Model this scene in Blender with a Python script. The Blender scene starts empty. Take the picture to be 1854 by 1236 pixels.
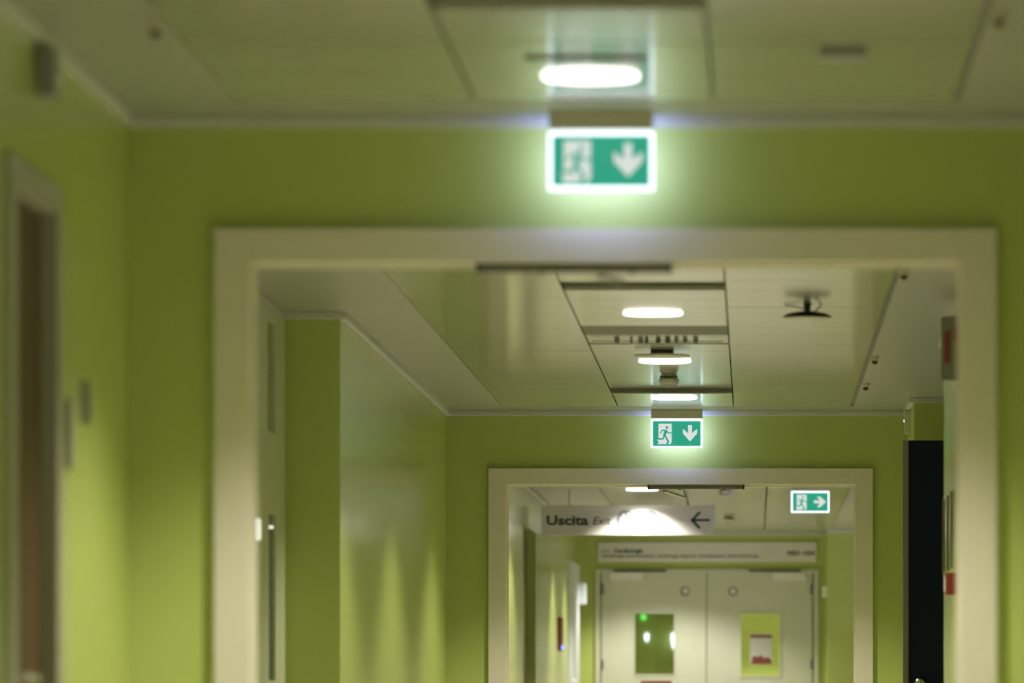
import bpy, bmesh, math
from mathutils import Vector, Matrix

C = bpy.context.scene
COL = C.collection
# ------------------------------------------------------------------ camera
K = 2.0                          # depths below are laid out in half units: real depth = K * y
F_PX = 5500.0                    # focal length in pixels for those units
EYE = 0.85
cam_d = bpy.data.cameras.new('camera')
cam = bpy.data.objects.new('camera', cam_d)
COL.objects.link(cam)
cam.location = (0, 0, EYE)
cam.rotation_euler = (math.pi / 2, 0, 0)
cam_d.sensor_fit = 'HORIZONTAL'
cam_d.sensor_width = 36.0
cam_d.lens = K * F_PX * 36.0 / 1854.0
cam_d.shift_x = (927.0 - 1364.0) / 1854.0
cam_d.shift_y = (1258.0 - 618.0) / 1854.0
cam_d.clip_start = 0.05
cam_d.clip_end = 200
cam_d.dof.use_dof = True
cam_d.dof.focus_distance = 39.45
cam_d.dof.aperture_fstop = 3.4
C.camera = cam
# ------------------------------------------------------------------ world, exposure
w = bpy.data.worlds.new('world'); C.world = w
w.use_nodes = True
w.node_tree.nodes['Background'].inputs[0].default_value = (0.5, 0.5, 0.45, 1)
w.node_tree.nodes['Background'].inputs[1].default_value = 0.02
C.view_settings.view_transform = 'Standard'
C.view_settings.look = 'None'
C.view_settings.gamma = 1.0
C.view_settings.exposure = 1.05
C.view_settings.use_curve_mapping = False
LAMP_W = 150.0                    # downlight power
LAMP_COL = (1.0, 0.95, 0.84)
LAMP_CONE = math.radians(124)
DIFF_E = 1.5                     # diffuser emission

# ------------------------------------------------------------------ materials
def lin(c):
    r = []
    for v in c:
        v /= 255.0
        r.append(v / 12.92 if v <= 0.04045 else ((v + 0.055) / 1.055) ** 2.4)
    return tuple(r)

MATS = {}
def mat(name, col, rough=0.5, metal=0.0, bump=0.0, bscale=30.0, stretch=(1, 1, 1), var=0.0, spec=0.5, emit=None, estr=0.0, trans=0.0):
    m = bpy.data.materials.new(name); m.use_nodes = True
    nt = m.node_tree; b = nt.nodes['Principled BSDF']
    b.inputs['Base Color'].default_value = (*col, 1)
    b.inputs['Roughness'].default_value = rough
    b.inputs['Metallic'].default_value = metal
    b.inputs['Specular IOR Level'].default_value = spec
    if trans: b.inputs['Transmission Weight'].default_value = trans
    if emit:
        b.inputs['Emission Color'].default_value = (*emit, 1)
        b.inputs['Emission Strength'].default_value = estr
    if bump or var:
        tc = nt.nodes.new('ShaderNodeTexCoord'); mp = nt.nodes.new('ShaderNodeMapping')
        mp.inputs['Scale'].default_value = stretch
        geo = nt.nodes.new('ShaderNodeNewGeometry')
        nt.links.new(geo.outputs['Position'], mp.inputs['Vector'])
        n = nt.nodes.new('ShaderNodeTexNoise'); n.inputs['Scale'].default_value = bscale; n.inputs['Detail'].default_value = 2
        nt.links.new(mp.outputs[0], n.inputs['Vector'])
        if bump:
            bp = nt.nodes.new('ShaderNodeBump'); bp.inputs['Strength'].default_value = 1.0
            bp.inputs['Distance'].default_value = bump
            nt.links.new(n.outputs['Fac'], bp.inputs['Height'])
            nt.links.new(bp.outputs[0], b.inputs['Normal'])
        if var:
            mx = nt.nodes.new('ShaderNodeMix'); mx.data_type = 'RGBA'
            mx.inputs[6].default_value = (*[c * (1 - var) for c in col], 1)
            mx.inputs[7].default_value = (*[min(1, c * (1 + var)) for c in col], 1)
            nt.links.new(n.outputs['Fac'], mx.inputs[0])
            nt.links.new(mx.outputs[2], b.inputs['Base Color'])
    MATS[name] = m
    return m

GREEN = (0.46, 0.54, 0.145)
m_wall = mat('green_wall_paint', GREEN, 0.5, bump=0.0004, bscale=60, var=0.03)
m_wallg = mat('green_gloss_paint', GREEN, 0.20, bump=0.0008, bscale=1.0, stretch=(1, 1, 0.2), var=0.02, spec=0.9)
m_ceil = mat('ceiling_plaster', (0.36, 0.37, 0.30), 0.40, bump=0.0003, bscale=50, var=0.02)
m_tile = mat('metal_ceiling_tile', (0.43, 0.43, 0.37), 0.13, bump=0.0010, bscale=3.2, stretch=(0.12, 1.0, 1), var=0.02)
m_tileg = mat('grey_ceiling_strip', (0.20, 0.20, 0.16), 0.65, var=0.03, bscale=8)
m_dark = mat('dark_gap', (0.10, 0.10, 0.08), 0.8, var=0.05)
m_plen = mat('plenum_grey', (0.30, 0.30, 0.26), 0.8, var=0.1)
m_floor = mat('beige_linoleum', (0.66, 0.62, 0.48), 0.3, var=0.08, bscale=12)
m_frame = mat('cream_frame_paint', (0.72, 0.67, 0.55), 0.42, var=0.02, bscale=20)
m_cornice = mat('white_cornice_paint', (0.60, 0.60, 0.57), 0.4, var=0.02)
m_white = mat('white_plastic', (0.80, 0.79, 0.74), 0.4, var=0.02)
m_sign = mat('white_sign_board', (0.74, 0.72, 0.68), 0.5, var=0.015, bscale=10)
m_offw = mat('offwhite_plastic', (0.62, 0.60, 0.50), 0.45, var=0.03)
m_gsteel = mat('grey_steel', (0.28, 0.28, 0.25), 0.4, metal=0.3, var=0.04)
m_dsteel = mat('dark_steel', (0.13, 0.13, 0.11), 0.45, metal=0.2, var=0.05)
m_black = mat('black_plastic', (0.012, 0.012, 0.012), 0.5, var=0.1)
m_navy = mat('navy_door_paint', (0.004, 0.010, 0.026), 0.6, spec=0.2, var=0.1, bscale=6)
m_dframe = mat('grey_door_frame_paint', (0.36, 0.36, 0.27), 0.5, var=0.03)
m_brown = mat('brown_wood', (0.095, 0.055, 0.016), 0.6, spec=0.2, var=0.18, bscale=9, stretch=(6, 6, 0.4))
m_greyframe = mat('grey_frame_paint', (0.20, 0.20, 0.14), 0.5, var=0.03)
m_chrome = mat('brushed_chrome', (0.7, 0.68, 0.62), 0.22, metal=1.0, var=0.02)
m_red = mat('red_plastic', (0.22, 0.025, 0.012), 0.4, var=0.05)
m_redp = mat('red_print', (0.20, 0.05, 0.035), 0.6, var=0.25, bscale=40)
m_ink = mat('dark_ink', (0.035, 0.04, 0.04), 0.6, var=0.05)
m_inkl = mat('grey_ink', (0.16, 0.17, 0.15), 0.6, var=0.05)
m_icon = mat('grey_icon_disc', (0.22, 0.24, 0.26), 0.6, var=0.02)
m_paper = mat('white_paper', (0.52, 0.51, 0.47), 0.7, var=0.02)
m_door = mat('cream_door_paint', (0.60, 0.61, 0.49), 0.4, var=0.02, bscale=6)
m_olive = mat('olive_door_paint', (0.20, 0.20, 0.03), 0.45, var=0.05, bscale=6)
m_glass = mat('clear_glass', (0.9, 0.95, 0.92), 0.02, trans=1.0)
m_dglass = mat('dark_glass', (0.03, 0.035, 0.025), 0.08, var=0.1)
m_screen = mat('screen_paint', (0.52, 0.55, 0.38), 0.3, var=0.03)
m_gglass = mat('grey_glass', (0.25, 0.26, 0.2), 0.06, var=0.05)
m_bluew = mat('cool_white_paint', (0.72, 0.78, 0.82), 0.35, var=0.02)
m_diff = mat('lamp_diffuser', (0.9, 0.9, 0.88), 0.4, emit=(1, 0.98, 0.93), estr=DIFF_E)
m_exw = mat('exit_sign_white_glow', (0.8, 0.8, 0.8), 0.4, emit=(0.78, 0.84, 0.93), estr=0.32)
m_exedge = mat('exit_sign_edge_glow', (0.8, 0.8, 0.8), 0.4, emit=(0.80, 0.92, 1.05), estr=0.9)
m_exback = mat('exit_sign_back_glow', (0.8, 0.8, 0.8), 0.4, emit=(0.70, 0.84, 1.80), estr=3.0)
m_exg = mat('exit_sign_green_glow', (0.02, 0.30, 0.22), 0.25, emit=(0.014, 0.33, 0.235), estr=0.4)
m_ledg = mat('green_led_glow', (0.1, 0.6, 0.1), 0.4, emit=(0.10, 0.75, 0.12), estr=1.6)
m_ledb = mat('blue_led_glow', (0.1, 0.1, 0.6), 0.4, emit=(0.08, 0.14, 1.0), estr=3.0)
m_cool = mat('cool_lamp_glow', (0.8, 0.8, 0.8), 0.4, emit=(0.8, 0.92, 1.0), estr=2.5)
m_warmw = mat('white_glint_glow', (0.8, 0.8, 0.8), 0.4, emit=(1.0, 0.98, 0.9), estr=0.42)

# ------------------------------------------------------------------ helpers
def BM(): return bmesh.new()

def box(bm, x0, x1, y0, y1, z0, z1):
    v = [bm.verts.new((x, y, z)) for x in (x0, x1) for y in (y0, y1) for z in (z0, z1)]
    for f in ((0, 1, 3, 2), (4, 6, 7, 5), (0, 4, 5, 1), (2, 3, 7, 6), (0, 2, 6, 4), (1, 5, 7, 3)):
        bm.faces.new([v[i] for i in f])
    return bm

def bxs(*bs):
    bm = BM()
    for b in bs: box(bm, *b)
    return bm

def lathe(bm, prof, c, n=32, axis='Z'):
    """prof: list of (r, h); revolved round the axis through c"""
    rings = []
    for r, h in prof:
        ring = []
        for i in range(n):
            a = 2 * math.pi * i / n
            p = (r * math.cos(a), r * math.sin(a), h)
            if axis == 'Y': p = (p[0], p[2], p[1])
            if axis == 'X': p = (p[2], p[0], p[1])
            ring.append(bm.verts.new((c[0] + p[0], c[1] + p[1], c[2] + p[2])))
        rings.append(ring)
    for a, b in zip(rings, rings[1:]):
        for i in range(n):
            bm.faces.new((a[i], a[(i + 1) % n], b[(i + 1) % n], b[i]))
    bm.faces.new(rings[0]); bm.faces.new(rings[-1])
    return bm

def tube(bm, pts, r, n=10):
    pts = [Vector(p) for p in pts]
    rings = []
    for i, p in enumerate(pts):
        d = (pts[min(i + 1, len(pts) - 1)] - pts[max(i - 1, 0)]).normalized()
        u = d.orthogonal().normalized(); v = d.cross(u)
        if rings:
            u = (pu - d * pu.dot(d)).normalized(); v = d.cross(u)
        pu = u
        rings.append([bm.verts.new(p + (u * math.cos(2 * math.pi * k / n) + v * math.sin(2 * math.pi * k / n)) * r) for k in range(n)])
    for a, b in zip(rings, rings[1:]):
        for i in range(n):
            bm.faces.new((a[i], a[(i + 1) % n], b[(i + 1) % n], b[i]))
    bm.faces.new(rings[0]); bm.faces.new(rings[-1])
    return bm

ORIG = {}
MODE = {}          # root name -> None (all depths scaled) or the depth the thing is anchored at
SCALED = ('glazed_screen', 'wall_panel', 'fire_extinguisher_box')

def obj(name, bm, m, parent=None, label=None, cat=None, group=None, kind=None, bevel=0.0, smooth=False):
    vs = bm.verts[:]
    if parent is not None: ref = MODE[parent.name]
    elif kind == 'structure': ref = None
    else: ref = (min(v.co.y for v in vs) + max(v.co.y for v in vs)) / 2
    for v in vs:
        v.co.y = v.co.y * K if ref is None else v.co.y + (K - 1) * ref
    if bevel:
        bmesh.ops.bevel(bm, geom=[e for e in bm.edges], offset=bevel, segments=2, affect='EDGES', profile=0.6)
    bmesh.ops.recalc_face_normals(bm, faces=bm.faces[:])
    xs = [v.co for v in bm.verts]
    org = Vector(((min(p.x for p in xs) + max(p.x for p in xs)) / 2, (min(p.y for p in xs) + max(p.y for p in xs)) / 2, min(p.z for p in xs)))
    bmesh.ops.translate(bm, verts=bm.verts[:], vec=-org)
    me = bpy.data.meshes.new(name); bm.to_mesh(me); bm.free()
    me.materials.append(m)
    if smooth:
        for p in me.polygons: p.use_smooth = True
        me.set_sharp_from_angle(angle=math.radians(40))
    o = bpy.data.objects.new(name, me); COL.objects.link(o)
    ORIG[o.name] = org; MODE[o.name] = ref
    if parent is not None:
        o.parent = parent; o.location = org - ORIG[parent.name]
    else:
        o.location = org
    if label: o['label'] = label
    if cat: o['category'] = cat
    if group: o['group'] = group
    if kind: o['kind'] = kind
    return o

def thing(name, label, cat, loc, group=None, kind=None):
    o = bpy.data.objects.new(name, None); COL.objects.link(o)
    o.empty_display_size = 0.1
    MODE[o.name] = None if (kind == 'structure' or name in SCALED) else loc[1]
    loc = (loc[0], loc[1] * K, loc[2])
    o.location = loc
    ORIG[o.name] = Vector(loc)
    if label: o['label'] = label
    if cat: o['category'] = cat
    if group: o['group'] = group
    if kind: o['kind'] = kind
    return o

def dup(root, loc, label=None, group=None):
    def cp(o, parent):
        c = o.copy()
        COL.objects.link(c)
        if parent is not None: c.parent = parent
        for ch in o.children: cp(ch, c)
        return c
    r = cp(root, None)
    loc = (loc[0], loc[1] * K, loc[2])
    r.location = loc
    ORIG[r.name] = Vector(loc)
    if label: r['label'] = label
    if group: r['group'] = group
    return r

def struct(name, bm, m, parent=None, bevel=0.0):
    return obj(name, bm, m, parent, kind='structure', bevel=bevel)

def text(name, s, x, z, y, size, m, parent, shear=0.0, bold=0.0, width=None, align='LEFT'):
    cu = bpy.data.curves.new('t', 'FONT'); cu.body = s; cu.size = size; cu.shear = shear; cu.offset = bold
    cu.extrude = 0.0008; cu.align_x = align; cu.resolution_u = 3
    to = bpy.data.objects.new('t', cu); COL.objects.link(to)
    dg = bpy.context.evaluated_depsgraph_get()
    me = bpy.data.meshes.new_from_object(to.evaluated_get(dg))
    bpy.data.objects.remove(to)
    bm = BM(); bm.from_mesh(me); bpy.data.meshes.remove(me)
    mn = min(v.co.x for v in bm.verts); mxx = max(v.co.x for v in bm.verts)
    k = width / (mxx - mn) if width else 1.0
    for v in bm.verts:
        a, b, c = v.co
        v.co = (x + ((a - mn) * k if align == 'LEFT' else a * k), y - c, z + b)
    return obj(name, bm, m, parent)

def poly(bm, pts, y, t=0.0008):
    """flat plate from (x, z) outline, front face at y, facing -Y"""
    a = [bm.verts.new((p[0], y, p[1])) for p in pts]
    b = [bm.verts.new((p[0], y + t, p[1])) for p in pts]
    bm.faces.new(a); bm.faces.new(b[::-1])
    n = len(pts)
    for i in range(n): bm.faces.new((a[i], b[i], b[(i + 1) % n], a[(i + 1) % n]))

def disc(cx, cz, r, n=24):
    return [(cx + r * math.cos(2 * math.pi * i / n), cz + r * math.sin(2 * math.pi * i / n)) for i in range(n)]

def px(x, y, D):
    return ((x - 1364.0) * D / F_PX, EYE + (1258.0 - y) * D / F_PX)

# ------------------------------------------------------------------ room shell
H = 2.70
HT = 3.06
D1, D2, D3 = 9.74, 19.80, 34.60
XL, XR = -2.0, 1.0
T = 0.20
TP = 0.06
# floor
struct('floor', bxs((-3.2, 6.0, -6.0, 52.0, -0.10, 0.0)), m_floor)
# first stretch of corridor
struct('wall_left', bxs((XL - T, XL, -6.0, 8.15, 0, HT), (XL - T, XL, 8.69, D1, 0, HT), (XL - T, XL, 8.15, 8.69, 2.26, HT), (XL - T, XL - 0.10, 8.15, 8.69, 0, 2.26)), m_wallg)
struct('wall_right', bxs((XR, XR + T, -6.0, D1, 0, HT)), m_wallg)
struct('wall_back', bxs((XL - T, XR + T, -6.2, -6.0, 0, HT)), m_wall)
OX0, OX1, OZ = -1.611, 0.667, 2.222          # clear opening
FX0, FX1, FZ = -1.725, 0.778, 2.326          # outside of the frame
OZN, FZN = 2.236, 2.342        # the near frame measures a touch taller
def cross_wall(D, x0, x1, OZ=OZ):
    t = TP
    struct('wall_cross', bxs((x0, OX0 - 0.02, D, D + t, 0, HT), (OX1 + 0.02, x1, D, D + t, 0, HT), (OX0 - 0.02, OX1 + 0.02, D, D + t, OZ + 0.02, HT)), m_wall)
cross_wall(D1, -2.7, 1.4, OZN)
cross_wall(D2, -2.2, 1.3)
# second stretch
struct('wall_left', bxs((-2.5, -2.3, D1 + TP, 14.70, 0, HT), (-2.5, XL, 14.70, D2, 0, HT)), m_wallg)
struct('wall_right', bxs((XR, XR + T, D1 + TP, 15.95, 0, HT)), m_wallg)
struct('wall_right', bxs((XR + T, 2.4, 15.75, 15.95, 0, HT), (2.2, 2.4, 15.95, 18.90, 0, HT), (XR, 2.4, 18.90, D2, 0, HT)), m_wall)
# third stretch
struct('wall_left', bxs((XL - T, XL, D2 + TP, 26.40, 0, HT), (XL - T, XL, 27.90, D3 + T, 0, HT), (XL - T, XL, 26.40, 27.90, 2.34, HT), (XL - T, XL - 0.12, 26.40, 27.90, 0, 2.34)), m_wallg)
struct('wall_right', bxs((XR, XR + T, D2 + TP, 23.0, 0, HT), (XR + T, 5.2, 22.8, 23.0, 0, HT), (5.0, 5.2, 23.0, 34.1, 0, HT)), m_wall)
struct('wall_end', bxs((XL, -1.73, D3, D3 + T, 0, HT), (0.67, 0.83, D3, D3 + T, 0, HT), (-1.73, 0.67, D3, D3 + T, 2.24, HT), (0.83, 5.2, 34.10, D3 + T, 0, HT)), m_wall)
# space behind the double door
struct('wall_far', bxs((-0.50, 2.2, 38.2, 38.4, 0, HT), (-0.50, -0.30, 38.4, 50.0, 0, HT), (-3.2, -0.3, 50.0, 50.2, 0, HT), (-3.2, -3.0, D3 + T, 50.0, 0, HT), (2.2, 2.4, D3 + T, 38.4, 0, HT)), m_wall)

# ceilings: a slab above, a plaster border, and single metal tiles hung between
def ceiling(y0, y1, x0, x1, tx0, tx1, ty0, ty1, name='ceiling'):
    bs = [(x0, x1, y0, y1, HT - 0.06, HT)]
    bs += [(x0, tx0, y0, y1, H, H + 0.03), (tx1, x1, y0, y1, H, H + 0.03), (tx0, tx1, y0, ty0, H, H + 0.03), (tx0, tx1, ty1, y1, H, H + 0.03)]
    return struct(name, bxs(*[b for b in bs if b[1] > b[0] and b[3] > b[2]]), m_ceil)

def tile(par, x0, x1, y0, y1, gx=0.007, gy=0.0012, m=None):
    return obj('ceiling_tile', bxs((x0 + gx / 2, x1 - gx / 2, y0 + gy / 2, y1 - gy / 2, H, H + 0.025)), m or m_tile, par, bevel=0.0015)
def tiles(par, x0, x1, *breaks, step=0.311, gx=0.007):
    """rows of single tiles; the breaks are the wider joints"""
    for a, b in zip(breaks, breaks[1:]):
        n = max(1, round((b - a) / step)); a2 = a + 0.006; b2 = b - 0.006
        for i in range(n):
            tile(par, x0, x1, a2 + (b2 - a2) * i / n, a2 + (b2 - a2) * (i + 1) / n, gx=gx)

c0, c1, c2, c3 = -1.615, -0.868, -0.127, 0.622
cl1 = ceiling(-6.0, D1, XL - T, XR + T, c0, c3 + 0.02, -5.0, 9.46)
tiles(cl1, c0, c1, -5.0, 1.0, 5.0, step=2.0); tiles(cl1, c2, c3, -5.0, 1.0, 5.0, step=2.0); tiles(cl1, c1, c2, -5.0, 1.0, 5.0, step=2.0)
tiles(cl1, c0, c1, 5.0, 8.62, 9.46); tiles(cl1, c2, c3, 5.0, 8.62, 9.46)
tiles(cl1, c1, c2, 5.0, 7.93); tiles(cl1, c1, c2, 8.19, 8.62, 9.46)
obj('recessed_strip', bxs((c1, c2, 7.90, 8.22, H + 0.026, H + 0.04)), m_tileg, cl1)

cl2 = ceiling(D1 + TP, D2, -2.5, 2.4, c0, c3 + 0.022, 10.2, 19.47)
tiles(cl2, c0, c1, 10.2, 13.22, 16.33, 19.47); tiles(cl2, c2, c3, 10.2, 14.5, 19.47)
tiles(cl2, c1, c2, 10.2, 11.9, 13.60); tiles(cl2, c1, c2, 13.88, 15.23); tiles(cl2, c1, c2, 16.02, 18.33); tiles(cl2, c1, c2, 18.40, 19.47)
obj('recessed_strip', bxs((c1, c2, 13.56, 13.92, H + 0.030, H + 0.04)), m_tileg, cl2)
obj('grey_strip', bxs((c1 + 0.004, c2 - 0.004, 15.24, 15.63, H + 0.002, H + 0.02)), m_tileg, cl2)
obj('service_strip', bxs((c1 + 0.004, c2 - 0.004, 15.64, 16.0, H + 0.004, H + 0.02)), m_tile, cl2)
obj('gap_backing', bxs((c1, c2, 15.22, 16.04, H + 0.026, H + 0.03)), m_dark, cl2)
obj('drop_edge', bxs((c1 + 0.01, c2 - 0.004, 18.335, 18.395, H - 0.026, H + 0.02)), m_tileg, cl2)

cl3 = ceiling(D2 + TP, D3, XL - T, 5.2, -1.38, 0.87, 21.2, 34.0)
for x0, x1 in ((-1.38, -0.63), (-0.63, 0.12), (0.12, 0.87)):
    tiles(cl3, x0, x1, 21.2, 25.45, 27.8, 30.15, 32.5, 34.0, step=0.6, gx=0.012)
obj('slot_backing', bxs((c3 - 0.002, c3 + 0.0225, 10.2, 19.47, H + 0.008, H + 0.012)), m_tileg, cl2)
obj('slot_backing', bxs((c3 - 0.002, c3 + 0.0205, -5, 9.46, H + 0.008, H + 0.012)), m_tileg, cl1)
cl4 = struct('ceiling', bxs((-3.2, 2.4, D3 + T, 50.2, H, HT)), m_ceil)

# cornice strips under the ceiling
def trim(*b): struct('trim_1', bxs(*b), m_cornice, bevel=0.004)
cw, ch = 0.03, 0.032
trim((XL, XL + cw, -6, D1 - cw, H - ch, H)); trim((XL, XR, D1 - cw, D1, H - ch, H)); trim((XR - cw, XR, -6, D1 - cw, H - ch, H))
trim((-2.3, -2.3 + cw, D1 + TP, 14.7 - cw, H - ch, H)); trim((-2.3, XL, 14.7 - cw, 14.7, H - ch, H))
trim((XL, XL + cw, 14.7, D2 - cw, H - ch, H)); trim((XL, XR, D2 - cw, D2, H - ch, H))
trim((XR - cw, XR, D1 + TP, 15.95, H - ch, H)); trim((XR, 2.2, 18.9 - cw, 18.9, H - ch, H)); trim((XR - cw, XR, 18.9, D2 - cw, H - ch, H))
trim((XL, XL + cw, D2 + TP, D3 - cw, H - ch, H)); trim((XL, 0.83, D3 - cw, D3, H - ch, H)); trim((0.83, 5.0, 34.1 - cw, 34.1, H - ch, H))

# portal frames
def portal(D, label, n, OZ=OZ, FZ=FZ):
    t = thing('door_%d' % n, None, None, ((FX0 + FX1) / 2, D, 0), kind='structure')
    f = D - 0.022
    obj('jamb', bxs((FX0, OX0, f, D, 0, FZ), (OX0 - 0.02, OX0, D, D + TP + 0.01, 0, OZ)), m_frame, t)
    obj('jamb', bxs((OX1, FX1, f, D, 0, FZ), (OX1, OX1 + 0.02, D, D + TP + 0.01, 0, OZ)), m_frame, t)
    obj('frame_head', bxs((OX0 + 0.0008, OX1 - 0.0008, f, D, OZ, FZ), (OX0, OX1, D, D + TP + 0.01, OZ, OZ + 0.02)), m_frame, t)
    obj('door_stop', bxs((OX0, OX0 + 0.012, D + 0.03, D + 0.05, 0, OZ), (OX1 - 0.012, OX1, D + 0.03, D + 0.05, 0, OZ), (OX0 + 0.012, OX1 - 0.012, D + 0.03, D + 0.05, OZ - 0.012, OZ)), m_frame, t)
portal(D1, 'near', 1, OZN, FZN)
portal(D2, 'far', 2)

# ------------------------------------------------------------------ ceiling lamps
def lamp_proto(loc, label):
    t = thing('ceiling_lamp', label, 'lamp', loc, 'round ceiling lamps along the corridor')
    x, y, z = loc
    obj('base', lathe(BM(), [(0.105, 0), (0.126, 0), (0.126, -0.004), (0.105, -0.005)], loc, 48), m_white, t, smooth=True)
    prof = [(0.128, -0.0002), (0.140, -0.0006), (0.1446, -0.0030), (0.1450, -0.0065), (0.1420, -0.0105), (0.134, -0.0128), (0.11, -0.0140), (0.06, -0.0147), (0.004, -0.015)]
    obj('diffuser', lathe(BM(), prof, loc, 48), m_diff, t, smooth=True)
    ld = bpy.data.lights.new('lamp_light', 'SPOT')
    ld.energy = LAMP_W; ld.color = LAMP_COL; ld.spot_size = LAMP_CONE; ld.spot_blend = 0.42; ld.shadow_soft_size = 0.06
    lo = bpy.data.objects.new('lamp_light', ld); COL.objects.link(lo)
    lo.parent = t; lo.location = (0, 0, -0.022)
    return t
lp = lamp_proto((-0.486, 9.07, H), 'round white ceiling lamp lit just in front of the nearest exit sign')
LAMPS = [(-0.486, 14.70, 'round white ceiling lamp lit in front of the dark grey ceiling strip'),
         (-0.490, 16.80, 'round white ceiling lamp lit in front of the smoke detector'),
         (-0.493, 18.88, 'round white ceiling lamp lit just in front of the farther sharp exit sign'),
         (-1.00, 27.30, 'round white ceiling lamp lit above the hanging Uscita sign'),
         (-0.486, 6.97, 'round white ceiling lamp out of view above the near corridor'),
         (-0.486, 4.87, 'round white ceiling lamp above the near corridor, second from the camera outward'),
         (-0.486, 2.77, 'round white ceiling lamp above the near corridor close ahead of the camera'),
         (-0.486, 0.67, 'round white ceiling lamp almost straight above the camera'),
         (-0.486, 12.60, 'round white ceiling lamp hidden behind the near frame head'),
         (-0.49, 10.5, 'round white ceiling lamp hidden just past the near frame'),
         (-1.00, 22.6, 'added round white ceiling lamp hidden past the farther frame'),  # third-stretch lamps from here on are unseen, added for brightness
         (-1.00, 33.9, 'added round white ceiling lamp hidden behind the Uscita sign, right before the end wall'),
         (0.56, 29.9, 'added round white ceiling lamp hidden by the right arrow exit sign'),
         (-1.00, 20.6, 'added unseen round white ceiling lamp just past the head of the farther frame'),
         (0.50, 22.6, 'added unseen round white ceiling lamp past the farther frame on the right'),
         (-1.00, 25.0, 'added round white ceiling lamp hidden behind the head of the farther frame'),
         (-1.00, 30.3, 'added round white ceiling lamp hidden behind the Uscita sign, nearer one'),
         (-1.00, 32.2, 'added round white ceiling lamp hidden behind the Uscita sign, nearer the double door'),
         (0.50, 25.0, 'added round white ceiling lamp hidden behind the frame head near the right arrow exit sign'),
         (1.75, 32.3, 'added unseen round white ceiling lamp round the corner in the side passage'),  # unseen lamp, added to brighten the green wall at the corner
         (-1.6, 48.8, 'added unseen round white ceiling lamp in the passage behind the left door leaf')]  # unseen lamp, added to light the view through the left window
for x, y, l in LAMPS:
    o = dup(lp, (x, y, H), l)
    if abs(y - 27.3) < 0.01:                     # the dimmer lamp over the hanging sign
        for ch in o.children:
            if ch.type == 'LIGHT': ch.data = ch.data.copy(); ch.data.energy = LAMP_W * 0.35
bright = dup(lp, (0.08, 36.97, H), 'stronger round ceiling lamp in the space behind the right door leaf')
for ch in bright.children:
    if ch.type == 'LIGHT': ch.data = ch.data.copy(); ch.data.energy = LAMP_W * 4.5

# ------------------------------------------------------------------ exit signs
SW, SH = 0.335, 0.186
def u2(pxx, pyy, cx, z0):
    # panel pixel frame (630..1297, 597..940) -> metres on the sign face
    k = 0.311 / 667.0
    return (cx + (pxx - 963.5) * k, z0 + (940 - pyy) * k)

def exit_sign(loc, label, right=False):
    t = thing('exit_sign', label, 'exit sign', loc, None)
    cx, D, top = loc
    obj('housing', bxs((cx - 0.166, cx + 0.166, D - 0.030, D + 0.030, top - 0.056, top)), m_offw, t, bevel=0.004)
    pz1 = top - 0.060; pz0 = pz1 - SH
    fr = 0.012
    f = D - 0.009; bk = D + 0.009
    obj('sign_frame', bxs((cx - SW / 2, cx - SW / 2 + fr, f, bk - 0.002, pz0, pz1), (cx + SW / 2 - fr, cx + SW / 2, f, bk - 0.002, pz0, pz1),
                          (cx - SW / 2 + fr, cx + SW / 2 - fr, f, bk - 0.002, pz0, pz0 + fr), (cx - SW / 2 + fr, cx + SW / 2 - fr, f, bk - 0.002, pz1 - fr, pz1)), m_exedge, t)
    obj('back_panel', bxs((cx - SW / 2, cx + SW / 2, bk - 0.0015, bk, pz0, pz1)), m_exback, t)
    obj('green_panel', bxs((cx - SW / 2 + fr, cx + SW / 2 - fr, f + 0.002, f + 0.006, pz0 + fr, pz1 - fr)), m_exg, t)
    z0 = pz0 + fr + 0.001
    bm = BM()
    U = lambda a, b: u2(a, b, cx, z0)
    y = f + 0.0012
    poly(bm, [U(710, 633), U(893, 633), U(893, 890), U(872, 916), U(842, 916), U(862, 880), U(820, 916), U(697, 916), U(712, 880), U(700, 872), U(683, 855), U(710, 830)], y)
    obj('door_pictogram', bm, m_exw, t)
    bm = BM(); y = f + 0.0002
    def stroke(pts, wd):
        k = 0.311 / 667.0
        for (a, b) in zip(pts, pts[1:]):
            a = Vector(U(*a)); b = Vector(U(*b)); d = (b - a).normalized(); n = Vector((-d.y, d.x)) * wd * k / 2
            poly(bm, [a + n, b + n, b - n, a - n], y)
            poly(bm, disc(a.x, a.y, wd * k / 2, 12), y + 0.0001); poly(bm, disc(b.x, b.y, wd * k / 2, 12), y + 0.0001)
    poly(bm, disc(*U(827, 686), 19 * 0.311 / 667), y)
    stroke([(805, 726), (762, 724), (737, 760)], 17)
    stroke([(812, 728), (850, 760), (893, 762)], 17)
    stroke([(812, 734), (792, 790)], 40)
    stroke([(797, 795), (846, 882), (830, 905)], 24)
    stroke([(785, 795), (775, 842), (692, 845)], 22)
    obj('running_figure', bm, m_exg, t)
    pts = [(1050, 705), (1120, 765), (1120, 650), (1175, 650), (1175, 765), (1245, 705), (1245, 770), (1148, 878), (1050, 770)]
    if right:
        pts = [(1148 + (b - 766), 766 - (a - 1148)) for a, b in pts]
    bm = BM(); poly(bm, [U(*p) for p in pts], f + 0.0012)
    obj('arrow', bm, m_exw, t)
    return t
exit_sign((-0.484, 9.655, H), 'nearest green exit sign with down arrow, large and blurred on the near header')
exit_sign((-0.497, 19.715, H), 'sharp green exit sign with down arrow above the farther doorway')
exit_sign((1.95, 33.55, H), 'added green exit sign round the corner in the side passage, hidden by the frame', right=True)  # unseen sign, added for its glow on the end wall
exit_sign((0.50, 26.7, H), 'small green exit sign with right arrow hanging past the farther frame', right=True)

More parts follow.
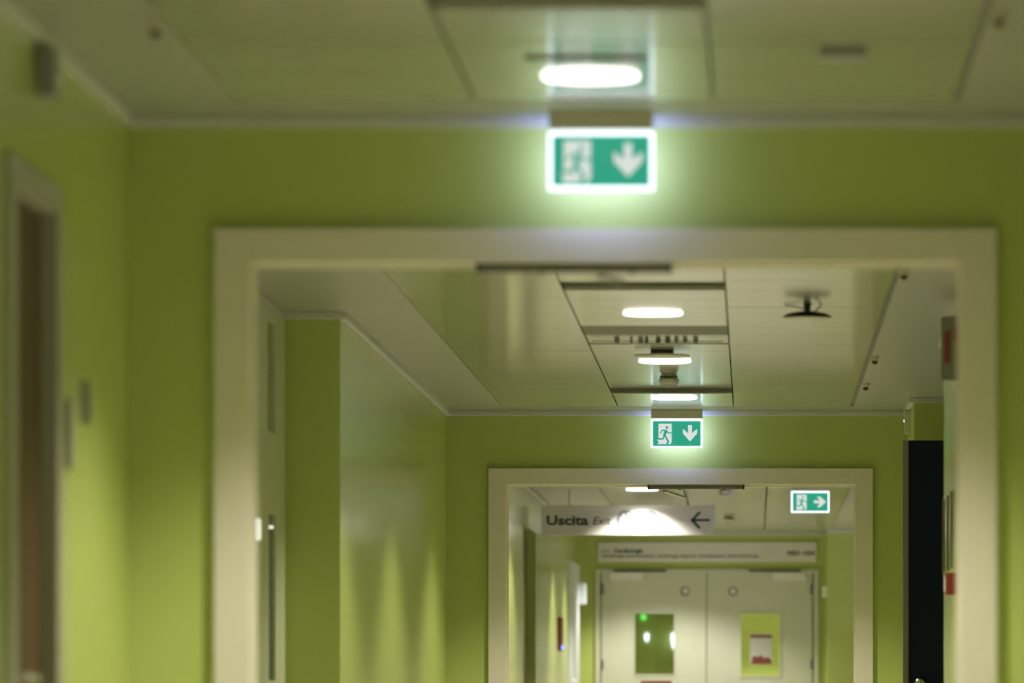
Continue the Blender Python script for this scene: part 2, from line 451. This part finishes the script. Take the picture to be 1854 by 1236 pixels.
# ------------------------------------------------------------------ ceiling fittings
# small sprinklers / spots in a row
def sprinkler(loc, label):
    t = thing('ceiling_sprinkler', label, 'sprinkler', loc, 'small ceiling sprinkler heads')
    obj('collar', lathe(BM(), [(0.026, 0), (0.027, -0.004), (0.020, -0.022), (0.016, -0.024)], loc, 24), m_offw, t, smooth=True)
    obj('head', lathe(BM(), [(0.014, -0.022), (0.017, -0.028), (0.014, -0.038), (0.006, -0.044)], loc, 20), m_brown, t, smooth=True)
    return t
sp = sprinkler((0.664, 16.60, H), 'small brown-tipped sprinkler head beside ceiling slot, upper of the two sharp ones')
dup(sp, (0.666, 18.02, H), 'small brown-tipped sprinkler head beside ceiling slot, lower of the two sharp ones')
dup(sp, (0.655, 13.22, H), 'small sprinkler head on ceiling just behind top right corner of near frame')
dup(sp, (0.664, 8.22, H), 'small blurred brown sprinkler head at the upper right corner of the near ceiling')
dup(sp, (-1.643, 8.35, H), 'small blurred brown sprinkler head on the near ceiling by the left wall')

def detector(loc, label):
    t = thing('smoke_detector', label, 'smoke detector', loc, 'smoke detectors on the ceiling')
    obj('base', lathe(BM(), [(0.040, 0), (0.044, -0.004), (0.044, -0.012), (0.036, -0.014)], loc, 28), m_offw, t, smooth=True)
    obj('body', lathe(BM(), [(0.050, -0.026), (0.059, -0.034), (0.059, -0.044), (0.050, -0.062), (0.044, -0.066)], loc, 32), m_offw, t, smooth=True)
    bm = BM()
    for k in range(12):
        a = 2 * math.pi * k / 12
        cx, cy = loc[0] + 0.046 * math.cos(a), loc[1] + 0.046 * math.sin(a)
        lathe(bm, [(0.005, -0.010), (0.005, -0.030)], (cx, cy, loc[2]), 6)
    lathe(bm, [(0.034, -0.012), (0.034, -0.028)], loc, 20)
    obj('chamber', bm, m_dsteel, t)
    obj('bottom_vent', lathe(BM(), [(0.043, -0.065), (0.043, -0.069), (0.030, -0.071)], loc, 24), m_dsteel, t, smooth=True)
    return t
dt = detector((-0.487, 17.50, H), 'off-white smoke detector between two lit round lamps')
dup(dt, (-0.252, 27.0, H), 'off-white smoke detector below the right end of the dark closer rail')
dup(dt, (-0.252, 31.4, H), 'off-white smoke detector right of the arrow on the Uscita sign')

def access_point(loc, label):
    t = thing('access_point', label, 'access point', loc, 'white ceiling access points')
    x, y, z = loc
    obj('mount', bxs((x - 0.062, x + 0.062, y - 0.04, y + 0.04, z - 0.022, z)), m_gsteel, t, bevel=0.003)
    obj('plate', lathe(BM(), [(0.13, -0.021), (0.150, -0.023), (0.152, -0.030), (0.146, -0.034), (0.02, -0.037)], loc, 40), m_offw, t, smooth=True)
    return t
ap = access_point((-0.490, 16.32, H), 'flat round access point on grey mount in front of the middle ceiling lamp')
obj('ceiling_slot', bxs((-0.665, -0.31, 8.80, 8.83, H - 0.008, H)), m_dsteel, None, 'thin dark slot strip on the ceiling in front of the nearest lamp', 'vent', bevel=0.002)

t = thing('ceiling_antenna', 'black dish antenna hanging from the right ceiling panel', 'antenna', (0.255, 14.38, H))
loc = (0.255, 14.38, H)
obj('pole', lathe(BM(), [(0.020, 0), (0.020, -0.006), (0.016, -0.008), (0.016, -0.040)], loc, 20), m_black, t, smooth=True)
obj('dish', lathe(BM(), [(0.016, -0.032), (0.05, -0.036), (0.098, -0.047), (0.116, -0.060), (0.116, -0.064), (0.112, -0.065)], loc, 40), m_black, t, smooth=True)
obj('cover', lathe(BM(), [(0.111, -0.064), (0.111, -0.067), (0.09, -0.072), (0.03, -0.075)], loc, 40), m_offw, t, smooth=True)
obj('cable', tube(BM(), [(0.320, 14.38, H), (0.316, 14.38, H - 0.012), (0.305, 14.38, H - 0.024), (0.29, 14.38, H - 0.035), (0.272, 14.38, H - 0.036)], 0.003), m_black, t)
obj('wire', tube(BM(), [(0.150, 14.38, H), (0.155, 14.38, H - 0.006), (0.19, 14.38, H - 0.008), (0.222, 14.38, H - 0.018), (0.242, 14.38, H - 0.024)], 0.0025), m_black, t)

obj('ceiling_box', bxs((0.19, 0.325, 8.66, 8.80, H - 0.022, H)), m_gsteel, None, 'grey flat box on the blurred near ceiling right of the lamp', 'ceiling box', bevel=0.006)

# pipe fittings under the pale service strip
t = thing('pipe_manifold', 'row of small grey pipe fittings on the ceiling behind the dark grey strip', 'pipes', (-0.5, 15.80, H + 0.004))
obj('thin_pipe', tube(BM(), [(c1 + 0.03, 15.80, H - 0.010), (c2 - 0.03, 15.80, H - 0.010)], 0.004), m_offw, t)
for x, q, m in ((-0.71, 0.018, m_gsteel), (-0.635, 0.010, m_gsteel), (-0.585, 0.018, m_gsteel), (-0.555, 0.012, m_dsteel), (-0.495, 0.016, m_dsteel), (-0.445, 0.018, m_dsteel), (-0.40, 0.014, m_gsteel), (-0.355, 0.016, m_gsteel), (-0.30, 0.018, m_gsteel)):
    obj('pipe_fitting', lathe(BM(), [(q * 0.7, 0.004), (q * 0.7, -0.004), (q, -0.005), (q, -0.011), (q * 0.7, -0.012), (q * 0.6, -0.019)], (x, 15.80, H), 16), m, t, smooth=True)

# ------------------------------------------------------------------ door closers
def closer(D, x0, x1, label, arm, start=0.11, OZ=OZ):
    t = thing('door_closer', label, 'door closer', ((x0 + x1) / 2, D + 0.05, OZ - 0.03))
    obj('guide_rail', bxs((x0, x1, D - 0.03, D + 0.035, OZ - 0.028, OZ - 0.001)), m_dsteel, t, bevel=0.002)
    for x in (x0 + 0.006, x1 - 0.006):
        obj('end_cap', bxs((x - 0.006, x + 0.006, D - 0.032, D + 0.037, OZ - 0.029, OZ - 0.0005)), m_black, t)
    for x in (x0 + 0.21, x0 + 0.50):
        obj('screw_boss', lathe(BM(), [(0.010, 0), (0.010, -0.004), (0.004, -0.006)], (x, D, OZ - 0.028), 14), m_black, t)
    a = Vector((x0 + start, D + 0.03, OZ - 0.034)); b = Vector(arm)
    d = (b - a); n = Vector((d.y, -d.x, 0)).normalized() * 0.014
    bm = BM()
    v = [bm.verts.new(p + Vector((0, 0, dz))) for dz in (0, -0.012) for p in (a + n, b + n, b - n, a - n)]
    for q in ((0, 1, 2, 3), (7, 6, 5, 4), (0, 4, 5, 1), (1, 5, 6, 2), (2, 6, 7, 3), (3, 7, 4, 0)): bm.faces.new([v[i] for i in q])
    obj('arm', bm, m_gsteel, t)
closer(D2, -0.690, -0.058, 'dark sharp closer rail under the head of the farther frame', (-0.452, 20.50, OZ - 0.055))
closer(D1, -0.890, -0.262, 'blurred dark closer rail under the head of the near frame', (-0.43, 9.95, OZN - 0.036), start=0.40, OZ=OZN)

# ------------------------------------------------------------------ hanging Uscita sign
D = 27.42
x0, z1 = px(980, 914.5, D); x1, z0 = px(1294, 968.5, D)
t = thing('direction_sign', 'long white hanging sign reading Uscita Exit with left arrow', 'sign', ((x0 + x1) / 2, D, z1))
obj('board', bxs((x0, x1, D, D + 0.03, z0, z1)), m_sign, t, bevel=0.003)
for xx in (x0 + 0.25, x1 - 0.25):
    obj('hanger', tube(BM(), [(xx, D + 0.015, z1 - 0.01), (xx, D + 0.015, H)], 0.004), m_gsteel, t)
s = D / F_PX
def sx(x): return (x - 1364) * s
def sz(y): return EYE + (1258 - y) * s
text('lettering', 'Uscita', sx(989.5), sz(949.5), D - 0.001, 0.118, m_ink, t, bold=0.0042, width=76 * s)
text('lettering', 'Exit', sx(1073), sz(949.0), D - 0.001, 0.098, m_ink, t, shear=0.25, bold=0.0008, width=33 * s)
bm = BM(); poly(bm, disc(sx(1133.5), sz(941), 17.8 * s, 40), D - 0.0012); obj('lift_disc', bm, m_icon, t)
bm = BM(); poly(bm, disc(sx(1176.5), sz(941), 17.5 * s, 40), D - 0.0012); obj('letter_disc', bm, m_icon, t)
bm = BM()
def rect(xa, xb, ya, yb, yy): poly(bm, [(sx(xa), sz(yb)), (sx(xb), sz(yb)), (sx(xb), sz(ya)), (sx(xa), sz(ya))], yy)
yy = D - 0.0024
rect(1124, 1126, 936, 954, yy); rect(1142, 1144, 936, 954, yy); rect(1126, 1142, 936, 938, yy); rect(1126, 1142, 952, 954, yy)
rect(1128.5, 1139.5, 940.5, 951, yy)
poly(bm, [(sx(1125), sz(933.5)), (sx(1133), sz(933.5)), (sx(1129), sz(928.5))], yy)
poly(bm, [(sx(1135), sz(928.5)), (sx(1143), sz(928.5)), (sx(1139), sz(933.5))], yy)
obj('lift_symbol', bm, m_sign, t)
text('letter_a', 'A', sx(1176.5), sz(953.5), D - 0.0024, 0.165, m_sign, t, bold=0.007, align='CENTER')
bm = BM()
def st(a, b, wd):
    a = Vector((sx(a[0]), sz(a[1]))); b = Vector((sx(b[0]), sz(b[1]))); d = (b - a).normalized(); n = Vector((-d.y, d.x)) * wd * s / 2
    poly(bm, [a + n, b + n, b - n, a - n], D - 0.0016)
st((1253, 941.2), (1285.5, 941.2), 4.2); st((1251.5, 942.6), (1267.5, 926.5), 4.4); st((1251.5, 939.8), (1267, 956), 4.4)
obj('arrow', bm, m_ink, t)

# ------------------------------------------------------------------ end wall: ward sign and double door
D = D3 - 0.025; s = D / F_PX
x0, z1 = px(1083, 981, D); x1, z0 = px(1479, 1017, D)
t = thing('ward_sign', 'long grey-white ward sign reading Cardiologia above the double door', 'sign', ((x0 + x1) / 2, D3, z0))
obj('board', bxs((x0, x1, D, D3, z0, z1)), m_sign, t, bevel=0.003)
text('lettering', 'U.O.', sx(1089), sz(1000.0), D - 0.001, 0.055, m_inkl, t, bold=0.0008, width=15 * s)
text('lettering', 'Cardiologia', sx(1111), sz(1000.0), D - 0.001, 0.066, m_ink, t, bold=0.0022, width=53 * s)
text('lettering', 'Cardiologia Interventistica, cardiologia degenza, Emodinamica, Elettrofisiologia', sx(1089), sz(1008.5), D - 0.001, 0.052, m_inkl, t, bold=0.0012, width=285 * s)
for word, xx, ww in (('N21', 1426, 20), ('N34', 1455, 20)):
    text('room_number', word, sx(xx), sz(1004.8), D - 0.001, 0.072, m_ink, t, bold=0.0028, width=ww * s)
bm = BM(); poly(bm, [(sx(1448), sz(1002.6)), (sx(1453), sz(1002.6)), (sx(1453), sz(1000.8)), (sx(1448), sz(1000.8))], D - 0.001); obj('dash', bm, m_ink, t)

D = D3
t = thing('door_3', None, None, (-0.53, D3, 0), kind='structure')
FA, FB, FT = -1.80, 0.742, 2.284
obj('jamb', bxs((FA, FA + 0.055, D - 0.02, D + T, 0, FT)), m_door, t)
obj('jamb', bxs((FB - 0.055, FB, D - 0.02, D + T, 0, FT)), m_door, t)
obj('frame_head', bxs((FA + 0.056, FB - 0.056, D - 0.02, D + T, FT - 0.045, FT)), m_door, t)
XM = (1279 - 1364) * D / F_PX
def leaf(x0, x1, wx0, wx1, wz0, wz1, hinge):
    y0, y1 = D + 0.0, D + 0.05
    zt = FT - 0.049
    o = obj('door_leaf', bxs((x0, wx0, y0, y1, 0.008, zt), (wx1, x1, y0, y1, 0.008, zt), (wx0, wx1, y0, y1, 0.008, wz0), (wx0, wx1, y0, y1, wz1, zt)), m_door, t)
    b = 0.010
    obj('window_bead', bxs((wx0 - b, wx0 + b, y0 - 0.006, y0, wz0 - b, wz1 + b), (wx1 - b, wx1 + b, y0 - 0.006, y0, wz0 - b, wz1 + b), (wx0 + b, wx1 - b, y0 - 0.006, y0, wz0 - b, wz0 + b), (wx0 + b, wx1 - b, y0 - 0.006, y0, wz1 - b, wz1 + b)), m_door, o)
    obj('window_pane', bxs((wx0, wx1, y0 + 0.022, y0 + 0.028, wz0, wz1)), m_glass, o)
    for z in (0.25, 1.15, 2.0):
        obj('hinge', lathe(BM(), [(0.011, 0), (0.011, 0.10)], (hinge, y0 - 0.008, z), 12), m_gsteel, o, smooth=True)
    return o
wl0, wlz1 = px(1148, 1109, D); wl1, wlz0 = px(1222, 1222, D)
wr0, wrz1 = px(1340, 1109, D); wr1, wrz0 = px(1413, 1225, D)
leafL = leaf(FA + 0.058, XM - 0.006, wl0, wl1, wlz0, wlz1, FA + 0.085)
leafR = leaf(XM + 0.006, FB - 0.058, wr0, wr1, wrz0, wrz1, FB - 0.085)
for x, lab in ((1240, 'round grey sticker on the left leaf of the double door'), (1327, 'round grey sticker on the right leaf of the double door')):
    cx, cz = px(x, 1070, D)
    tt = thing('door_sticker', lab, 'sticker', (cx, D, cz - 0.06), 'round door stickers')
    bm = BM(); poly(bm, disc(cx, cz, 0.058, 32), D - 0.003, 0.003); obj('disc', bm, m_gsteel, tt)
    bm = BM(); poly(bm, disc(cx + (0.008 if x < 1300 else 0), cz + 0.004, 0.030, 24) if x < 1300 else [(cx - 0.026, cz - 0.026), (cx + 0.026, cz - 0.026), (cx + 0.026, cz + 0.026), (cx - 0.026, cz + 0.026)], D - 0.0042, 0.0011); obj('symbol', bm, m_sign, tt)

def far_closer(bx0, bx1, rx0, rx1, label):
    a, z1 = px(bx0, 1036, D); b, z0 = px(bx1, 1049, D)
    r0, rz1 = px(rx0, 1031, D); r1, rz0 = px(rx1, 1035.5, D)
    tt = thing('overhead_closer', label, 'door closer', ((a + b) / 2, D, z0), 'closers on the double door')
    obj('body', bxs((a, b, D - 0.065, D - 0.0005, z0, z1)), m_white, tt, bevel=0.004)
    obj('slide_rail', bxs((r0, r1, D - 0.05, D - 0.021, rz0, rz1)), m_dsteel, tt)
    obj('spindle', bxs(((a + b) / 2 - 0.012, (a + b) / 2 + 0.012, D - 0.045, D - 0.022, z1 - 0.002, rz0 + 0.004)), m_gsteel, tt)
far_closer(1104, 1163, 1112, 1206, 'white overhead closer with dark rail on the left door leaf')
far_closer(1401, 1458, 1356, 1450, 'white overhead closer with dark rail on the right door leaf')
xa, z1 = px(1160, 1232, D); xb, z0 = px(1216, 1262, D)
obj('door_notice', bxs((xa, xb, D - 0.003, D - 0.0002, z0, z1)), m_redp, None, 'red notice below the window of the left door leaf', 'notice')

xa, z1 = px(1358, 1147, D); xb, z0 = px(1398, 1203, D)
tt = thing('poster', 'white poster with red header stuck on the right door window', 'poster', ((xa + xb) / 2, D + 0.02, z0))
obj('sheet', bxs((xa, xb, D + 0.0195, D + 0.021, z0, z1)), m_paper, tt)
bm = BM(); poly(bm, [(xa, z1 - 0.045), (xb, z1 - 0.045), (xb, z1 - 0.012), (xa, z1 - 0.012)], D + 0.0185); obj('header_band', bm, m_redp, tt)
bm = BM()
zz = z0 + 0.006
poly(bm, [(xa + 0.012, zz), (xb - 0.004, zz), (xb - 0.008, zz + 0.05), (xb - 0.05, zz + 0.085), (xb - 0.09, zz + 0.07), (xa + 0.12, zz + 0.105), (xa + 0.09, zz + 0.08), (xa + 0.06, zz + 0.095), (xa + 0.03, zz + 0.09)], D + 0.0185); obj('picture', bm, m_redp, tt)

# things behind the door windows
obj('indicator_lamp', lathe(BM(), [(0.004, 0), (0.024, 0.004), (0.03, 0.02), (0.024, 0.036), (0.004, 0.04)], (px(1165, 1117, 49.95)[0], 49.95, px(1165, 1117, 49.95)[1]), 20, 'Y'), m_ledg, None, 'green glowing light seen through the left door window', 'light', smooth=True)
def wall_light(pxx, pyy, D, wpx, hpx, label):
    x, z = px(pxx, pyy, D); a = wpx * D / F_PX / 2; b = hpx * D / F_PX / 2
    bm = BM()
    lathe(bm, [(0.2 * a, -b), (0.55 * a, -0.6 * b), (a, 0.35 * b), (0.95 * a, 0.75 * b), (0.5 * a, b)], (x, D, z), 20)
    obj('lamp_glint', bm, m_cool, None, label, 'wall lamp', smooth=True)
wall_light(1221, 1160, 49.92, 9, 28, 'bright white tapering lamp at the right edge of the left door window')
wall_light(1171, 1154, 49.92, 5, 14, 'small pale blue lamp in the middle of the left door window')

# white box by the double door
xa, z1 = px(1487, 1060, 34.08); xb, z0 = px(1500, 1080, 34.08)
obj('wall_box', bxs((0.775, 0.83, 34.2, 34.28, z0, z1)), m_white, None, 'small white box on the wall corner right of the double door', 'wall box', bevel=0.006)

# ------------------------------------------------------------------ left wall of the third stretch
t = thing('door_4', None, None, (XL, 27.15, 0), kind='structure')
obj('door_leaf', bxs((XL - 0.119, XL - 0.08, 26.41, 27.89, 0.005, 2.335)), m_olive, t)
# pale door standing proud near the end wall
t = thing('door_5', None, None, (XL, 33.5, 0), kind='structure')
zt = px(0, 1020, 33.5)[1]
obj('door_leaf', bxs((XL + 0.001, XL + 0.05, 32.9, 34.1, 0.005, zt)), m_bluew, t, bevel=0.003)
obj('door_handle', tube(BM(), [(XL + 0.05, 33.0, 1.02), (XL + 0.09, 33.0, 1.02), (XL + 0.09, 33.12, 1.02)], 0.008), m_chrome, t)
z1 = px(0, 1050, 33.2)[1]; z0 = px(0, 1090, 33.2)[1]
obj('wall_dispenser', bxs((XL + 0.0505, XL + 0.13, 33.9, 34.08, z0, z1)), m_bluew, None, 'pale box mounted on the blue-white door left of the end wall', 'dispenser', bevel=0.015)
D = 31.3
z1 = px(0, 1118, D)[1]; z0 = px(0, 1178, D)[1]
t = thing('fire_extinguisher_box', 'dark red box on left wall with a blue light', 'fire box', (XL, D, z0))
obj('box', bxs((XL, XL + 0.03, D - 0.2, D + 0.2, z0, z1)), m_red, t, bevel=0.004)
cx, cz = px(1014.5, 1172, D)
obj('blue_light', lathe(BM(), [(0.004, 0), (0.02, 0.003), (0.022, 0.012), (0.004, 0.016)], (XL + 0.03, D - 0.05, cz), 16, 'X'), m_ledb, t, smooth=True)

# ------------------------------------------------------------------ left wall, near corridor
t = thing('door_6', None, None, (XL, 8.4200, 0), kind='structure')
obj('door_leaf', bxs((XL - 0.06, XL - 0.03, 8.1850, 8.6500, 0.005, 2.215)), m_brown, t)
obj('jamb', bxs((XL - 0.10, XL, 8.1510, 8.1850, 0, 2.259), (XL, XL + 0.018, 8.1050, 8.1850, 0, 2.30)), m_dframe, t)
obj('jamb', bxs((XL - 0.10, XL, 8.6550, 8.6890, 0, 2.259), (XL, XL + 0.018, 8.6550, 8.7250, 0, 2.30)), m_dframe, t)
obj('frame_head', bxs((XL - 0.10, XL, 8.1855, 8.6545, 2.22, 2.259), (XL, XL + 0.018, 8.1855, 8.6545, 2.22, 2.30)), m_dframe, t)
obj('door_handle', tube(BM(), [(XL - 0.03, 8.2500, 0.90), (XL + 0.03, 8.2500, 0.90), (XL + 0.034, 8.2600, 0.90), (XL + 0.034, 8.3500, 0.895)], 0.010), m_chrome, t, smooth=True)

t = thing('wall_siren', 'grey wall box with a pale dot above the brown door', 'wall box', (XL, 8.50, 2.52))
obj('box', bxs((XL, XL + 0.055, 8.41, 8.55, 2.52, 2.655)), m_gsteel, t, bevel=0.008)
obj('lens', lathe(BM(), [(0.016, 0), (0.016, 0.008), (0.006, 0.012)], (XL + 0.055, 8.49, 2.57), 18, 'X'), m_white, t, smooth=True)
t = thing('door_plaque', 'thin grey plaque standing out of left wall, nearer the corner', 'plaque', (XL, 9.06, 1.67))
obj('plate', bxs((XL + 0.002, XL + 0.030, 9.02, 9.03, 1.655, 1.785)), m_dframe, t)
obj('bracket', bxs((XL, XL + 0.003, 9.0, 9.06, 1.66, 1.78)), m_gsteel, t)
t = thing('door_plaque', 'grey plaque on left wall right beside the brown door frame', 'plaque', (XL, 8.84, 1.51))
obj('plate', bxs((XL + 0.002, XL + 0.020, 8.80, 8.88, 1.51, 1.71)), m_dframe, t, bevel=0.002)
obj('bracket', bxs((XL, XL + 0.003, 8.79, 8.89, 1.52, 1.70)), m_gsteel, t)

# ------------------------------------------------------------------ recess on the left, second stretch
t = thing('glazed_screen', 'pale framed glazed screen in left recess behind near frame', 'screen', (-2.28, 14.2, 0))
gx0, gx1 = -2.299, -2.26
obj('screen_frame', bxs((gx0, gx1, 13.2, 14.36, 1.70, 2.08), (gx0, gx1, 13.2, 14.36, 0, 0.92), (gx0, gx1, 13.2, 14.17, 0.92, 1.70), (gx0, gx1, 14.36, 14.66, 0, 2.66), (gx0, gx1, 13.2, 14.13, 2.08, 2.66), (gx0, gx1, 14.13, 14.36, 2.60, 2.66)), m_screen, t)
obj('glass_pane', bxs((gx0 + 0.005, gx1 - 0.015, 14.17, 14.36, 0.92, 1.70)), m_dglass, t, )
obj('glass_pane', bxs((gx0 + 0.005, gx1 - 0.010, 14.13, 14.36, 2.08, 2.60)), m_gglass, t)
def glass_glint(pxx, pyy, D, wpx, hpx, label):  # bright reflections in the glass, put in as small glowing bodies
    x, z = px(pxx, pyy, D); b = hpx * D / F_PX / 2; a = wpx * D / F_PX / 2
    obj('lamp_glint', lathe(BM(), [(0.5 * a, -b), (a, -0.85 * b), (a, 0.8 * b), (0.6 * a, b)], (x, D, z), 16), m_warmw, None, label, 'wall lamp', smooth=True)
glass_glint(468, 958, 13.80, 9, 40, 'white upright glowing glint against the left jamb of near frame')
glass_glint(490, 954, 14.25, 10, 6, 'tiny white glowing glint at the top of the dark glass in left recess')

# ------------------------------------------------------------------ right side, second stretch
D = 18.55
xa, zt = px(1645, 797, D)
t = thing('navy_door', 'dark navy door standing open in the right recess', 'door', (xa + 0.45, D, 0))
obj('leaf', bxs((xa, xa + 0.95, D, D + 0.045, 0.01, zt)), m_navy, t, bevel=0.002)
obj('grey_edge', bxs((xa - 0.034, xa - 0.0005, D - 0.004, D + 0.049, 0.01, zt)), m_greyframe, t)
hx, hz = px(1666, 1237, D)
obj('knob', lathe(BM(), [(0.012, 0), (0.012, -0.03), (0.030, -0.036), (0.034, -0.05), (0.026, -0.062), (0.006, -0.066)], (hx, D, hz), 24, 'Y'), m_chrome, t, smooth=True)

t = thing('wall_sensor', 'small white box on the wall corner above the navy door', 'wall box', (XR, 19.4, 2.52))
obj('box', bxs((XR - 0.035, XR, 19.32, 19.50, 2.52, 2.665)), m_screen, t, bevel=0.005)
obj('lens', lathe(BM(), [(0.010, 0), (0.010, -0.004), (0.004, -0.007)], (XR - 0.035, 19.40, 2.60), 14, 'X'), m_warmw, t, smooth=True)  # glow put in for the glint on the box

# board with dark slots on the right wall
t = thing('wall_panel', 'pale wall panel with dark upright bars on the right wall beside the navy door', 'panel', (XR, 15.5, 1.48))
obj('board', bxs((XR - 0.008, XR, 15.12, 15.88, 1.47, 1.88)), m_wallg, t, bevel=0.002)
for y in (15.16, 15.46, 15.78):
    obj('bar', bxs((XR - 0.016, XR - 0.008, y - 0.025, y + 0.025, 1.485, 1.865)), m_dsteel, t)
# red call point
t = thing('fire_call_point', 'dark red fire call point on right wall beside the near frame', 'call point', (XR, 15.05, 1.34))
obj('back_box', bxs((XR - 0.05, XR, 14.98, 15.08, 1.345, 1.455)), m_red, t, bevel=0.004)
obj('face', bxs((XR - 0.056, XR - 0.05, 15.0, 15.06, 1.365, 1.435)), m_white, t)
# V-shaped red sign
D = 14.3
t = thing('fire_sign', 'projecting red and white fire sign high on right wall behind near frame', 'sign', (XR, D, 2.34))
bm = BM()
def slab(bm, a, b, z0, z1, th):
    a = Vector(a); b = Vector(b); d = (b - a).normalized(); n = Vector((-d.y, d.x)) * th / 2
    v = [bm.verts.new((p.x, p.y, z)) for z in (z0, z1) for p in (a + n, b + n, b - n, a - n)]
    for q in ((0, 1, 2, 3), (7, 6, 5, 4), (0, 4, 5, 1), (1, 5, 6, 2), (2, 6, 7, 3), (3, 7, 4, 0)): bm.faces.new([v[i] for i in q])
slab(bm, (0.885, D), (0.999, D - 0.16), 2.335, 2.63, 0.003)
slab(bm, (0.885, D), (0.999, D + 0.16), 2.335, 2.63, 0.003)
obj('v_plate', bm, m_greyframe, t)
bm = BM()
def onv(u0, u1, z0, z1):
    p = lambda u: (0.885 + 0.114 * u - 0.0030, D - 0.16 * u - 0.0024)
    slab(bm, p(u0), p(u1), z0, z1, 0.0015)
onv(0.14, 0.36, 2.41, 2.56); onv(0.5, 0.8, 2.51, 2.575); onv(0.72, 0.9, 2.39, 2.47)
obj('red_symbol', bm, m_red, t)
